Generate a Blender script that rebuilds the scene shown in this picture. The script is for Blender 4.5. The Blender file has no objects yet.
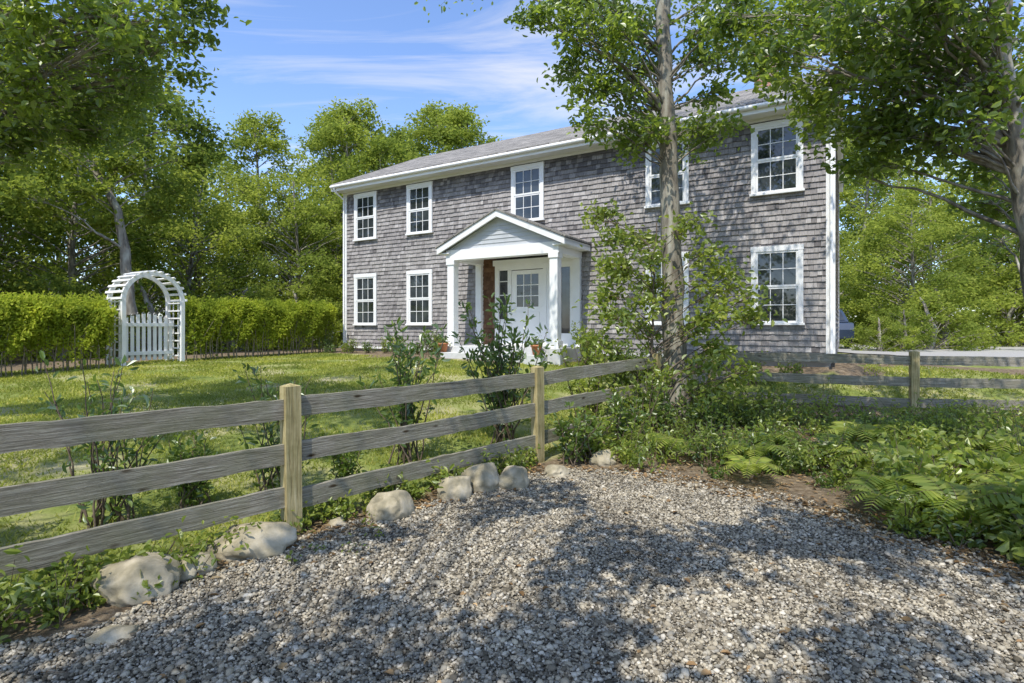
import bpy, math, numpy as np
from mathutils import Vector
rng = np.random.default_rng(7)
SC = bpy.context.scene
COL = SC.collection

# ------------------------------------------------------------ helpers
def link(o, parent=None):
    COL.objects.link(o)
    if parent is not None: o.parent = parent
    return o
def empty(name, loc=(0,0,0), rz=0.0):
    o = bpy.data.objects.new(name, None); o.location = loc; o.rotation_euler = (0,0,rz)
    return link(o)
def nrm(a): return a/ (np.linalg.norm(a,axis=-1,keepdims=True)+1e-9)

class B:
    """mesh accumulator"""
    def __init__(s): s.V=[];s.L=[];s.T=[];s.M=[];s.S=[];s.R=[];s.n=0
    def add(s,V,F,mat=0,smooth=False,rnd=0.5):
        V=np.asarray(V,float).reshape(-1,3);F=np.asarray(F,int)
        s.V.append(V);s.L.append((F+s.n).ravel());s.T.append(np.full(len(F),F.shape[1]))
        s.M.append(np.full(len(F),mat));s.S.append(np.full(len(F),smooth))
        s.R.append(np.broadcast_to(np.asarray(rnd,float),(len(V),)).copy());s.n+=len(V)
    def box(s,lo,hi,mat=0,rnd=0.5):
        x0,y0,z0=lo;x1,y1,z1=hi
        V=[(x0,y0,z0),(x1,y0,z0),(x1,y1,z0),(x0,y1,z0),(x0,y0,z1),(x1,y0,z1),(x1,y1,z1),(x0,y1,z1)]
        s.add(V,[(0,3,2,1),(4,5,6,7),(0,1,5,4),(1,2,6,5),(2,3,7,6),(3,0,4,7)],mat,False,rnd)
    def obj(s,name,mats,parent=None,loc=None,rz=None,bevel=0):
        me=bpy.data.meshes.new(name)
        V=np.concatenate(s.V);L=np.concatenate(s.L);T=np.concatenate(s.T)
        me.vertices.add(len(V));me.vertices.foreach_set('co',V.ravel().astype(np.float32))
        me.loops.add(len(L));me.loops.foreach_set('vertex_index',L.astype(np.int32))
        me.polygons.add(len(T));st=np.concatenate([[0],np.cumsum(T)[:-1]])
        me.polygons.foreach_set('loop_start',st.astype(np.int32));me.polygons.foreach_set('loop_total',T.astype(np.int32))
        me.polygons.foreach_set('material_index',np.concatenate(s.M).astype(np.int32))
        me.polygons.foreach_set('use_smooth',np.concatenate(s.S).astype(bool))
        a=me.attributes.new('rnd','FLOAT','POINT');a.data.foreach_set('value',np.concatenate(s.R).astype(np.float32))
        me.update(calc_edges=True)
        for m in mats: me.materials.append(m)
        o=bpy.data.objects.new(name,me);link(o,parent)
        if loc is not None:o.location=loc
        if rz is not None:o.rotation_euler=(0,0,rz)
        if bevel:
            md=o.modifiers.new('bevel','BEVEL');md.width=bevel;md.segments=2;md.limit_method='ANGLE'
        return o

def tube(b,P,R,sides=6,mat=0,rough=0.0):
    P=np.asarray(P,float);n=len(P);R=np.asarray(R,float)
    T=nrm(np.gradient(P,axis=0));ref=np.array([0.3,0.9,0.1]) if abs(T[0,2])>0.7 else np.array([0,0,1.0])
    U=nrm(np.cross(T,ref));W=np.cross(T,U)
    a=np.linspace(0,2*np.pi,sides,endpoint=False)
    rr=R[:,None]*(1+rough*rng.normal(0,1,(n,sides)))
    V=P[:,None,:]+rr[...,None]*(np.cos(a)[None,:,None]*U[:,None,:]+np.sin(a)[None,:,None]*W[:,None,:])
    i=np.arange(n-1)[:,None]*sides;j=np.arange(sides)[None,:];k=(j+1)%sides
    F=np.stack([i+j,i+k,i+sides+k,i+sides+j],-1).reshape(-1,4)
    b.add(V.reshape(-1,3),F,mat,True)

def bez(p0,p1,p2,n):
    t=np.linspace(0,1,n)[:,None];return (1-t)**2*p0+2*t*(1-t)*p1+t*t*p2

def leaves(b,C,size,mat=1,up=0.6,shape='hex',wid=0.32,D=None,fold=0.12):
    """C Nx3 leaf base points; each a folded leaf blade"""
    C=np.asarray(C,float);N=len(C)
    if N==0:return
    n=nrm(rng.normal(0,1,(N,3))+np.array([0,0,up*2.0]))
    if D is None: D=rng.normal(0,1,(N,3))+np.array([0,0,-.3])
    w=nrm(np.cross(n,D));d=np.cross(w,n)
    s=(size*rng.uniform(.6,1.25,N))[:,None]
    r=rng.random(N)
    if shape=='hex':
        base=C;tip=C+d*s-n*s*.12
        l1=C+d*s*.33-w*s*wid*.85+n*s*fold;l2=C+d*s*.72-w*s*wid*.75+n*s*fold*.7
        r1=C+d*s*.33+w*s*wid*.85+n*s*fold;r2=C+d*s*.72+w*s*wid*.75+n*s*fold*.7
        V=np.stack([base,l1,l2,tip,r2,r1],1).reshape(-1,3)
        i=np.arange(N)[:,None]*6
        F=np.concatenate([i+np.array([[0,1,2,3]]),i+np.array([[0,3,4,5]])],0)
        b.add(V,F,mat,False,np.repeat(r,6))
    else:
        V=np.stack([C,C+d*s*.45-w*s*wid+n*s*fold,C+d*s,C+d*s*.55+w*s*wid+n*s*fold*.6],1).reshape(-1,3)
        F=np.arange(N)[:,None]*4+np.array([[0,1,2,3]])
        b.add(V,F,mat,False,np.repeat(r,4))

def inpoly(x,y,poly):
    x=np.asarray(x);y=np.asarray(y);c=np.zeros(x.shape,bool);n=len(poly);j=n-1
    for i in range(n):
        xi,yi=poly[i];xj,yj=poly[j]
        m=((yi>y)!=(yj>y))&(x<(xj-xi)*(y-yi)/(yj-yi+1e-12)+xi);c^=m;j=i
    return c
def scatter(poly,n):
    p=np.array(poly);lo=p.min(0);hi=p.max(0);out=np.zeros((0,2))
    while len(out)<n:
        q=rng.uniform(lo,hi,(n*2,2));out=np.concatenate([out,q[inpoly(q[:,0],q[:,1],poly)]])
    return out[:n]

# site survey: a bearing (horizontal, vertical offset on a 550 unit radius) and a distance north -> position
EYE=1.7
def at(u,y,d): return np.array([(u-512)/550*d,d,EYE+(326-y)/550*d])

# ------------------------------------------------------------ materials
def newmat(name):
    m=bpy.data.materials.new(name);m.use_nodes=True;nt=m.node_tree
    return m,nt,nt.nodes,nt.links,nt.nodes['Principled BSDF']
def ramp(nd,stops,interp='LINEAR'):
    r=nd.new('ShaderNodeValToRGB');cr=r.color_ramp;cr.interpolation=interp
    while len(cr.elements)<len(stops):cr.elements.new(0.5)
    for e,(p,c) in zip(cr.elements,stops):
        e.position=p;e.color=(c[0],c[1],c[2],1)
    return r
def attr(nd,name='rnd'):
    a=nd.new('ShaderNodeAttribute');a.attribute_name=name;return a
def noise(nd,lk,scale,detail=6,vec=None,rough=.55,dist=0):
    n=nd.new('ShaderNodeTexNoise');n.inputs['Scale'].default_value=scale;n.inputs['Detail'].default_value=detail
    n.inputs['Roughness'].default_value=rough;n.inputs['Distortion'].default_value=dist
    if vec is not None: lk.new(vec,n.inputs['Vector'])
    return n
def coord(nd,lk,kind='Object',scale=(1,1,1)):
    t=nd.new('ShaderNodeTexCoord');m=nd.new('ShaderNodeMapping');m.inputs['Scale'].default_value=scale
    lk.new(t.outputs[kind],m.inputs['Vector']);return m.outputs['Vector']
def mixc(nd,lk,fac,a,b,mode='MIX'):
    m=nd.new('ShaderNodeMix');m.data_type='RGBA';m.blend_type=mode
    for i,v in ((0,fac),(6,a),(7,b)):
        if isinstance(v,(int,float)): m.inputs[i].default_value=v
        elif isinstance(v,tuple): m.inputs[i].default_value=(*v,1)
        else: lk.new(v,m.inputs[i])
    return m.outputs[2]
def bump(nd,lk,bs,h,strength=.5,dist=.02):
    b=nd.new('ShaderNodeBump');b.inputs['Strength'].default_value=strength;b.inputs['Distance'].default_value=dist
    lk.new(h,b.inputs['Height']);lk.new(b.outputs['Normal'],bs.inputs['Normal'])
def simple(name,stops,scale=8,rough=.7,bstr=.3,bdist=.01,vscale=(1,1,1),spec=.3,detail=6):
    m,nt,nd,lk,bs=newmat(name)
    v=coord(nd,lk,'Object',vscale);n=noise(nd,lk,scale,detail,v)
    r=ramp(nd,stops);lk.new(n.outputs['Fac'],r.inputs['Fac']);lk.new(r.outputs['Color'],bs.inputs['Base Color'])
    bs.inputs['Roughness'].default_value=rough;bs.inputs['Specular IOR Level'].default_value=spec
    if bstr: bump(nd,lk,bs,n.outputs['Fac'],bstr,bdist)
    return m
def leafmat(name,dark,mid,light,trans=.4,tcol=(.22,.34,.04),nscale=.6,gloss=0.0):
    m,nt,nd,lk,bs=newmat(name)
    a=attr(nd);r=ramp(nd,[(0,dark),(.5,mid),(1,light)]);lk.new(a.outputs['Fac'],r.inputs['Fac'])
    v=coord(nd,lk,'Object');n=noise(nd,lk,nscale,2,v)
    rr=ramp(nd,[(.3,(.60,.66,.62)),(.7,(1.34,1.24,1.0))]);lk.new(n.outputs['Fac'],rr.inputs['Fac'])
    c=mixc(nd,lk,1.0,r.outputs['Color'],rr.outputs['Color'],'MULTIPLY')
    nd.remove(bs);bs=nd.new('ShaderNodeBsdfDiffuse');lk.new(c,bs.inputs['Color'])
    t=nd.new('ShaderNodeBsdfTranslucent');c2=mixc(nd,lk,1.0,tcol,rr.outputs['Color'],'MULTIPLY');lk.new(c2,t.inputs['Color'])
    mx=nd.new('ShaderNodeMixShader');mx.inputs[0].default_value=trans
    lk.new(bs.outputs[0],mx.inputs[1]);lk.new(t.outputs[0],mx.inputs[2]);out=mx.outputs[0]
    if gloss:
        g=nd.new('ShaderNodeBsdfGlossy');g.inputs['Roughness'].default_value=.38;g.inputs['Color'].default_value=(.8,.85,.8,1)
        m2=nd.new('ShaderNodeMixShader');m2.inputs[0].default_value=gloss;lk.new(out,m2.inputs[1]);lk.new(g.outputs[0],m2.inputs[2]);out=m2.outputs[0]
    lk.new(out,nd['Material Output'].inputs[0])
    return m

M_oak=leafmat('oak_leaf',(.055,.10,.02),(.12,.18,.035),(.21,.27,.055),.46,(.42,.57,.075),.6,.06)
M_bg=leafmat('woodland_leaf',(.075,.115,.028),(.145,.20,.045),(.235,.285,.07),.38,(.42,.53,.09),.25)
M_bg2=leafmat('woodland_leaf_light',(.13,.175,.038),(.215,.27,.058),(.32,.36,.09),.40,(.52,.63,.12),.25)
M_hedge=leafmat('hedge_leaf',(.16,.23,.03),(.27,.34,.05),(.40,.44,.08),.40,(.58,.68,.09),1.2)
M_shrub=leafmat('shrub_leaf',(.04,.085,.024),(.085,.15,.038),(.16,.225,.06),.35,(.30,.44,.07),2,.09)
M_under=leafmat('undergrowth_leaf',(.10,.155,.028),(.19,.25,.046),(.31,.35,.082),.4,(.48,.60,.10),1.3,.05)
M_under2=leafmat('low_herb_leaf',(.05,.095,.022),(.10,.16,.036),(.17,.225,.058),.38,(.34,.48,.07),1.3,.06)
M_grass=leafmat('grass_blade',(.17,.21,.04),(.29,.335,.07),(.49,.47,.19),.36,(.50,.56,.12),.8)
M_bark=simple('bark',[(.3,(.085,.072,.055)),(.5,(.25,.225,.18)),(.66,(.37,.36,.295)),(.8,(.52,.52,.46))],9,.9,.9,.03,(1,1,.25))
M_stem=simple('hedge_stem',[(.3,(.14,.11,.075)),(.7,(.30,.26,.19))],20,.9,.3)
M_twig=simple('twig_bark',[(.3,(.08,.06,.04)),(.7,(.18,.14,.10))],20,.9,.3)
M_white=simple('white_paint',[(.3,(.78,.78,.77)),(.7,(.84,.84,.82))],3,.5,.05)
M_conc=simple('concrete',[(.3,(.30,.29,.27)),(.7,(.42,.41,.38))],5,.9,.3)
M_stone=simple('fieldstone',[(.25,(.10,.09,.06)),(.42,(.27,.235,.155)),(.56,(.41,.355,.25)),(.75,(.58,.52,.40))],5,.9,.9,.03,detail=10)
M_terra=simple('terracotta',[(.3,(.40,.15,.07)),(.7,(.52,.22,.11))],8,.8,.1)
M_litter=leafmat('dry_leaf',(.16,.10,.055),(.27,.18,.11),(.45,.34,.22),.15,(.3,.18,.06),2)
M_deck=simple('painted_step',[(.3,(.50,.50,.49)),(.7,(.60,.60,.58))],6,.7,.1)

def woodmat(name,stops,green=.25):
    m,nt,nd,lk,bs=newmat(name)
    v=coord(nd,lk,'Object',(1.1,34,34));n=noise(nd,lk,2.2,10,v,.72,1.1)
    r=ramp(nd,stops);lk.new(n.outputs['Fac'],r.inputs['Fac'])
    n2=noise(nd,lk,2.6,7,coord(nd,lk,'Object'),.65);r2=ramp(nd,[(.42,(0,0,0)),(.62,(1,1,1))]);lk.new(n2.outputs['Fac'],r2.inputs['Fac'])
    mm=nd.new('ShaderNodeMath');mm.operation='MULTIPLY';mm.inputs[1].default_value=green;lk.new(r2.outputs['Color'],mm.inputs[0])
    c=mixc(nd,lk,mm.outputs[0],r.outputs['Color'],(.20,.205,.11))
    vo=nd.new('ShaderNodeTexVoronoi');vo.inputs['Scale'].default_value=1.0;lk.new(coord(nd,lk,'Object',(2.4,7,7)),vo.inputs['Vector'])
    rk=ramp(nd,[(.05,(.22,.17,.12)),(.13,(1,1,1))]);lk.new(vo.outputs['Distance'],rk.inputs['Fac'])
    c=mixc(nd,lk,1.0,c,rk.outputs['Color'],'MULTIPLY')
    lk.new(c,bs.inputs['Base Color']);bs.inputs['Roughness'].default_value=.88;bs.inputs['Specular IOR Level'].default_value=.15
    bump(nd,lk,bs,n.outputs['Fac'],1.0,.02);return m
M_rail=woodmat('weathered_rail_wood',[(.30,(.07,.06,.043)),(.43,(.22,.198,.15)),(.56,(.38,.35,.28)),(.72,(.55,.52,.44))],.45)
def postmat():
    m,nt,nd,lk,bs=newmat('post_wood')
    v=coord(nd,lk,'Object',(26,26,1.2));n=noise(nd,lk,2.0,8,v,.64,.7)
    r=ramp(nd,[(.28,(.17,.125,.05)),(.48,(.44,.355,.17)),(.72,(.62,.53,.31))]);lk.new(n.outputs['Fac'],r.inputs['Fac'])
    n2=noise(nd,lk,5,6,coord(nd,lk,'Object'),.6);r2=ramp(nd,[(.4,(1,1,1)),(.65,(.66,.68,.56))]);lk.new(n2.outputs['Fac'],r2.inputs['Fac'])
    lk.new(mixc(nd,lk,1.0,r.outputs['Color'],r2.outputs['Color'],'MULTIPLY'),bs.inputs['Base Color']);bs.inputs['Roughness'].default_value=.85
    bump(nd,lk,bs,n.outputs['Fac'],.8,.012);return m
M_post=postmat()
def shinglemat(name,stops):
    m,nt,nd,lk,bs=newmat(name)
    a=attr(nd);r=ramp(nd,stops);lk.new(a.outputs['Fac'],r.inputs['Fac'])
    n=noise(nd,lk,6,6,coord(nd,lk,'Object',(6,6,1)),.6)
    rr=ramp(nd,[(.3,(.74,.74,.75)),(.7,(1.18,1.17,1.16))]);lk.new(n.outputs['Fac'],rr.inputs['Fac'])
    n2=noise(nd,lk,.7,5,coord(nd,lk,'Object'));r2=ramp(nd,[(.3,(.80,.79,.81)),(.7,(1.10,1.10,1.09))]);lk.new(n2.outputs['Fac'],r2.inputs['Fac'])
    c=mixc(nd,lk,1.0,r.outputs['Color'],rr.outputs['Color'],'MULTIPLY');c=mixc(nd,lk,1.0,c,r2.outputs['Color'],'MULTIPLY')
    lk.new(c,bs.inputs['Base Color']);bs.inputs['Roughness'].default_value=.9;bs.inputs['Specular IOR Level'].default_value=.15
    bump(nd,lk,bs,n.outputs['Fac'],.4,.006);return m
M_sh=shinglemat('weathered_cedar_shingle',[(0,(.14,.132,.13)),(.3,(.28,.264,.252)),(.75,(.375,.356,.34)),(1,(.48,.458,.437))])
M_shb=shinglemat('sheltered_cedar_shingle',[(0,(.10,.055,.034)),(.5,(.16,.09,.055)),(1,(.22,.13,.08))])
M_core=simple('wall_core',[(.3,(.05,.045,.04)),(.7,(.07,.065,.06))],3,.9,0)
def roofmat():
    m,nt,nd,lk,bs=newmat('asphalt_shingle')
    v=coord(nd,lk,'Object',(1,1,1))
    br=nd.new('ShaderNodeTexBrick');lk.new(v,br.inputs['Vector']);br.inputs['Scale'].default_value=1
    br.inputs['Brick Width'].default_value=.33;br.inputs['Row Height'].default_value=.14;br.inputs['Mortar Size'].default_value=.01
    br.inputs['Color1'].default_value=(.18,.17,.155,1);br.inputs['Color2'].default_value=(.34,.32,.29,1);br.inputs['Mortar'].default_value=(.07,.07,.07,1)
    n=noise(nd,lk,40,4,v);rr=ramp(nd,[(.3,(.75,.75,.75)),(.7,(1.2,1.2,1.2))]);lk.new(n.outputs['Fac'],rr.inputs['Fac'])
    c=mixc(nd,lk,1.0,br.outputs['Color'],rr.outputs['Color'],'MULTIPLY');lk.new(c,bs.inputs['Base Color'])
    bs.inputs['Roughness'].default_value=.95;bs.inputs['Specular IOR Level'].default_value=.1;bump(nd,lk,bs,n.outputs['Fac'],.4,.01);return m
M_roof=roofmat()
def brickmat():
    m,nt,nd,lk,bs=newmat('chimney_brick')
    t=nd.new('ShaderNodeTexCoord');mp=nd.new('ShaderNodeMapping');mp.inputs['Rotation'].default_value=(math.radians(90),0,0);lk.new(t.outputs['Object'],mp.inputs['Vector'])
    br=nd.new('ShaderNodeTexBrick');lk.new(mp.outputs[0],br.inputs['Vector']);br.inputs['Scale'].default_value=1
    br.inputs['Brick Width'].default_value=.2;br.inputs['Row Height'].default_value=.07;br.inputs['Mortar Size'].default_value=.008
    br.inputs['Color1'].default_value=(.30,.10,.07,1);br.inputs['Color2'].default_value=(.38,.16,.11,1);br.inputs['Mortar'].default_value=(.4,.38,.35,1)
    lk.new(br.outputs['Color'],bs.inputs['Base Color']);bs.inputs['Roughness'].default_value=.9;return m
M_brick=brickmat()
def glassmat():
    m,nt,nd,lk,bs=newmat('window_glass')
    n=noise(nd,lk,1.3,3,coord(nd,lk,'Object'));r=ramp(nd,[(.35,(.012,.016,.018)),(.65,(.06,.07,.075))]);lk.new(n.outputs['Fac'],r.inputs['Fac'])
    lk.new(r.outputs['Color'],bs.inputs['Base Color']);bs.inputs['Roughness'].default_value=.03;bs.inputs['Specular IOR Level'].default_value=.8
    bump(nd,lk,bs,n.outputs['Fac'],.05,.02);return m
M_glass=glassmat()

# ------------------------------------------------------------ terrain
CP=[(0,0,0),(-3,3,0),(0,3,0),(0,5,0),(3,4,0),(1.5,5,0),(2.5,2,0),(-1.5,3,0),(-1.8,4.5,0),(.3,6.9,0.0),(1,6.2,0),(6,2,0),(-6,0,0),(0,-10,0),(10,-10,0),(-10,-10,0),
(5,6,.02),(3.75,10.5,.08),(2.5,9,.04),(7.2,9.85,.03),(5,8,.03),(9,8,0),(10.4,9.2,.05),(-3.2,3.1,0),
(6.9,11.5,.78),(5,12.6,.76),(3,14,.78),(9,11.8,.75),(-.5,14.1,.84),(-2,15.3,.84),(-5.9,19.3,.82),(-3.8,18,.84),(1,15.2,.84),
(-6.2,19.4,.76),(-10.9,11.7,.62),(-9.4,14.2,.74),(-7.5,16.8,.76),(-8,8,.42),(-5,8.5,.42),(-3.5,6,.12),(-2,8.8,.36),(-2,12,.68),(-5,12.5,.66),(0,10.5,.42),(1.6,11,.45),
(-16,12,.5),(-20,20,.7),(-10,25,.7),(0,26,.85),(12,20,.8),(16,16,.75),(14,12,.6),(20,24,.8),(30,20,.8),(16,8,.1),(0,45,.9),(30,45,.9),(-30,40,.7),(-30,5,.2),(30,0,.1),
(0,-60,0),(60,-60,0),(-60,-60,0),(250,0,.4),(-250,0,.4),(0,250,1),(250,250,1),(-250,250,1),(250,-250,0),(-250,-250,0),(0,-250,0)]
CP=np.array(CP,float)
K=np.linalg.norm(CP[:,None,:2]-CP[None,:,:2],axis=-1)
A=np.block([[K+np.eye(len(CP))*-.02,np.ones((len(CP),1))],[np.ones((1,len(CP))),np.zeros((1,1))]])
W=np.linalg.solve(A,np.concatenate([CP[:,2],[0]]))
def H(x,y):
    x=np.asarray(x,float);y=np.asarray(y,float);s=x.shape;x=x.ravel();y=y.ravel();o=np.zeros(len(x))
    for i in range(0,len(x),20000):
        xs=x[i:i+20000];ys=y[i:i+20000]
        o[i:i+20000]=np.hypot(xs[:,None]-CP[None,:,0],ys[:,None]-CP[None,:,1])@W[:-1]+W[-1]
    return o.reshape(s)
def h1(x,y): return float(H(np.array([x]),np.array([y]))[0])

LAWN=[(-12.6,11.2),(-13.2,9.4),(-5.2,.9),(-1.7,4.7),(.4,7.0),(2.5,9.35),(3.7,10.7),(7.2,10.1),(10.6,9.5),(14,9.5),(14,12),(8,12.4),(6.9,10.9),(2.4,13.6),(1.6,14.0),(-.8,13.6),(-2.9,15.0),(-5.8,17.9),(-6.8,19.6)]
xs=np.concatenate([-np.geomspace(260,15,16),np.arange(-14.8,15,.2),np.geomspace(15,260,16)])
ys=np.concatenate([-np.geomspace(260,5,14),np.arange(-4.8,27,.2),np.geomspace(27.2,260,16)])
X,Y=np.meshgrid(xs,ys,indexing='xy');Z=H(X,Y)
jx=X+.25*np.sin(Y*2.1)+.12*np.sin(X*5+Y*3);jy=Y+.2*np.sin(X*1.7+1)+.12*np.sin(Y*6-X*4)
lawn=inpoly(jx,jy,LAWN)|((Y>25)&(np.abs(X)<60)|((X>8.5)&(Y>13)))
nx,ny=len(xs),len(ys);idx=np.arange(nx*ny).reshape(ny,nx)
F=np.stack([idx[:-1,:-1],idx[:-1,1:],idx[1:,1:],idx[1:,:-1]],-1).reshape(-1,4)
m,nt,nd,lk,bs=newmat('ground_soil_and_grass')
a=attr(nd);v=coord(nd,lk,'Object')
n1=noise(nd,lk,1.1,6,v);rg=ramp(nd,[(.28,(.11,.15,.035)),(.48,(.22,.26,.065)),(.62,(.38,.36,.17)),(.76,(.47,.42,.28))]);lk.new(n1.outputs['Fac'],rg.inputs['Fac'])
n2=noise(nd,lk,14,8,v,.7);rs=ramp(nd,[(.3,(.09,.065,.04)),(.52,(.21,.16,.105)),(.75,(.38,.32,.23))]);lk.new(n2.outputs['Fac'],rs.inputs['Fac'])
c=mixc(nd,lk,a.outputs['Fac'],rs.outputs['Color'],rg.outputs['Color']);lk.new(c,bs.inputs['Base Color']);bs.inputs['Roughness'].default_value=.95
bs.inputs['Specular IOR Level'].default_value=.1
bump(nd,lk,bs,n2.outputs['Fac'],.9,.05);M_ground=m
b=B();b.add(np.stack([X,Y,Z],-1).reshape(-1,3),F,0,True,lawn.ravel().astype(float));b.obj('ground',[M_ground])

GRAVEL=[(-9,-3),(-3.6,1.9),(-2.75,2.95),(-2.30,3.15),(-1.95,4.0),(-1.5,4.62),(-.5,5.45),(.1,6.15),(.7,6.45),(1.45,6.2),(2.4,5.4),(2.9,4.6),(3.15,4.0),(3.4,3.5),(4.4,2.9),(7,1.8),(14,.5),(20,-3),(16,-20),(-12,-20)]
def sheet(name,poly,step,off,mat,x0,x1,y0,y1,wob=.06):
    gx=np.arange(x0,x1,step);gy=np.arange(y0,y1,step);X,Y=np.meshgrid(gx,gy)
    jx=X+wob*np.sin(Y*6+X*2);jy=Y+wob*np.sin(X*7)
    ins=inpoly(jx,jy,poly);Zz=H(X,Y)+off
    idx=np.arange(X.size).reshape(X.shape)
    F=np.stack([idx[:-1,:-1],idx[:-1,1:],idx[1:,1:],idx[1:,:-1]],-1).reshape(-1,4)
    ok=ins.ravel()[F].all(1);b=B();b.add(np.stack([X,Y,Zz],-1).reshape(-1,3),F[ok],0,True);return b.obj(name,[mat])
PEB=[(0,(.09,.08,.062)),(.2,(.20,.177,.14)),(.42,(.35,.31,.24)),(.6,(.46,.415,.325)),(.76,(.25,.24,.215)),(.92,(.52,.475,.39)),(1,(.64,.60,.52))]
m,nt,nd,lk,bs=newmat('gravel_bed')
vo=nd.new('ShaderNodeTexVoronoi');vo.inputs['Scale'].default_value=66;lk.new(coord(nd,lk,'Object'),vo.inputs['Vector'])
r=ramp(nd,PEB);sp=nd.new('ShaderNodeSeparateColor');lk.new(vo.outputs['Color'],sp.inputs[0]);lk.new(sp.outputs[0],r.inputs['Fac'])
rd=ramp(nd,[(.2,(1,1,1)),(.75,(.45,.42,.37))]);lk.new(vo.outputs['Distance'],rd.inputs['Fac'])
c=mixc(nd,lk,1.0,r.outputs['Color'],rd.outputs['Color'],'MULTIPLY')
lk.new(c,bs.inputs['Base Color']);bs.inputs['Roughness'].default_value=.85;bs.inputs['Specular IOR Level'].default_value=.1
inv=nd.new('ShaderNodeMath');inv.operation='SUBTRACT';inv.inputs[0].default_value=1;lk.new(vo.outputs['Distance'],inv.inputs[1])
bump(nd,lk,bs,inv.outputs[0],1.0,.02);M_gbed=m
gr=sheet('gravel_driveway',GRAVEL,.1,.006,M_gbed,-12,16,-8,7)
m,nt,nd,lk,bs=newmat('pebble')
a=attr(nd);r=ramp(nd,PEB);lk.new(a.outputs['Fac'],r.inputs['Fac'])
n=noise(nd,lk,1.6,4,coord(nd,lk,'Object'));rr=ramp(nd,[(.35,(.74,.72,.68)),(.65,(1.12,1.09,1.02))]);lk.new(n.outputs['Fac'],rr.inputs['Fac'])
nd.remove(bs);bs=nd.new('ShaderNodeBsdfDiffuse');lk.new(mixc(nd,lk,1.0,r.outputs['Color'],rr.outputs['Color'],'MULTIPLY'),bs.inputs['Color']);lk.new(bs.outputs[0],nd['Material Output'].inputs[0])
M_peb=m
ph=(1+5**.5)/2
ICO=nrm(np.array([(-1,ph,0),(1,ph,0),(-1,-ph,0),(1,-ph,0),(0,-1,ph),(0,1,ph),(0,-1,-ph),(0,1,-ph),(ph,0,-1),(ph,0,1),(-ph,0,-1),(-ph,0,1)],float))
IF=np.array([(0,11,5),(0,5,1),(0,1,7),(0,7,10),(0,10,11),(1,5,9),(5,11,4),(11,10,2),(10,7,6),(7,1,8),(3,9,4),(3,4,2),(3,2,6),(3,6,8),(3,8,9),(4,9,5),(2,4,11),(6,2,10),(8,6,7),(9,8,1)])
GP=[(-3.3,1.9),(-2.75,2.9),(-2.35,3.1),(-2.0,3.95),(-1.55,4.6),(-.55,5.45),(.1,6.2),(.7,6.55),(1.5,6.3),(2.5,5.5),(3.0,4.6),(3.25,4.0),(3.5,3.5),(4.6,2.8),(4.0,1.9)]
GP2=[(.5,6.5),(1.7,6.5),(2.75,5.6),(3.25,4.7),(3.5,4.1),(3.75,3.6),(4.8,3.0),(4.4,2.7),(3.3,3.4),(2.9,4.5),(2.35,5.4),(1.4,6.1)]
P=np.concatenate([scatter(GP,150000),scatter(GP2,4500)]);dn=np.hypot(P[:,0],P[:,1])
keep=rng.random(len(P))<np.clip(3.1/dn,.0,1)**.8;P=P[keep]
N=len(P);rad=rng.gamma(3.2,.0019,N)+.003;rad=np.clip(rad,.0045,.025)
sc=np.stack([rng.uniform(.8,1.4,N),rng.uniform(.7,1.1,N),rng.uniform(.45,.8,N)],-1)*rad[:,None]
th=rng.uniform(0,6.28,N);V=ICO[None]*(1+rng.normal(0,.17,(N,12,1)))*sc[:,None,:]
tl=rng.normal(0,.4,N)
Vz=V[...,2]*np.cos(tl)[:,None]+V[...,0]*np.sin(tl)[:,None];Vx0=V[...,0]*np.cos(tl)[:,None]-V[...,2]*np.sin(tl)[:,None]
Vx=Vx0*np.cos(th)[:,None]-V[...,1]*np.sin(th)[:,None];Vy=Vx0*np.sin(th)[:,None]+V[...,1]*np.cos(th)[:,None]
zz=H(P[:,0],P[:,1])+.008+rad*.25+rng.random(N)*.007
V=np.stack([Vx+P[:,0:1],Vy+P[:,1:2],Vz+zz[:,None]],-1)
Fp=(np.arange(N)[:,None,None]*12+IF[None]).reshape(-1,3)
b=B();b.add(V.reshape(-1,3),Fp,0,True,np.repeat(rng.random(N),12));b.obj('gravel',[M_peb])

M_drv=simple('light_asphalt',[(.3,(.32,.31,.29)),(.7,(.42,.41,.38))],20,.9,.4)
sheet('driveway',[(9.6,15.4),(30,13),(30,25),(10,25)],.3,.03,M_drv,8,29,12,26)

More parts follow.
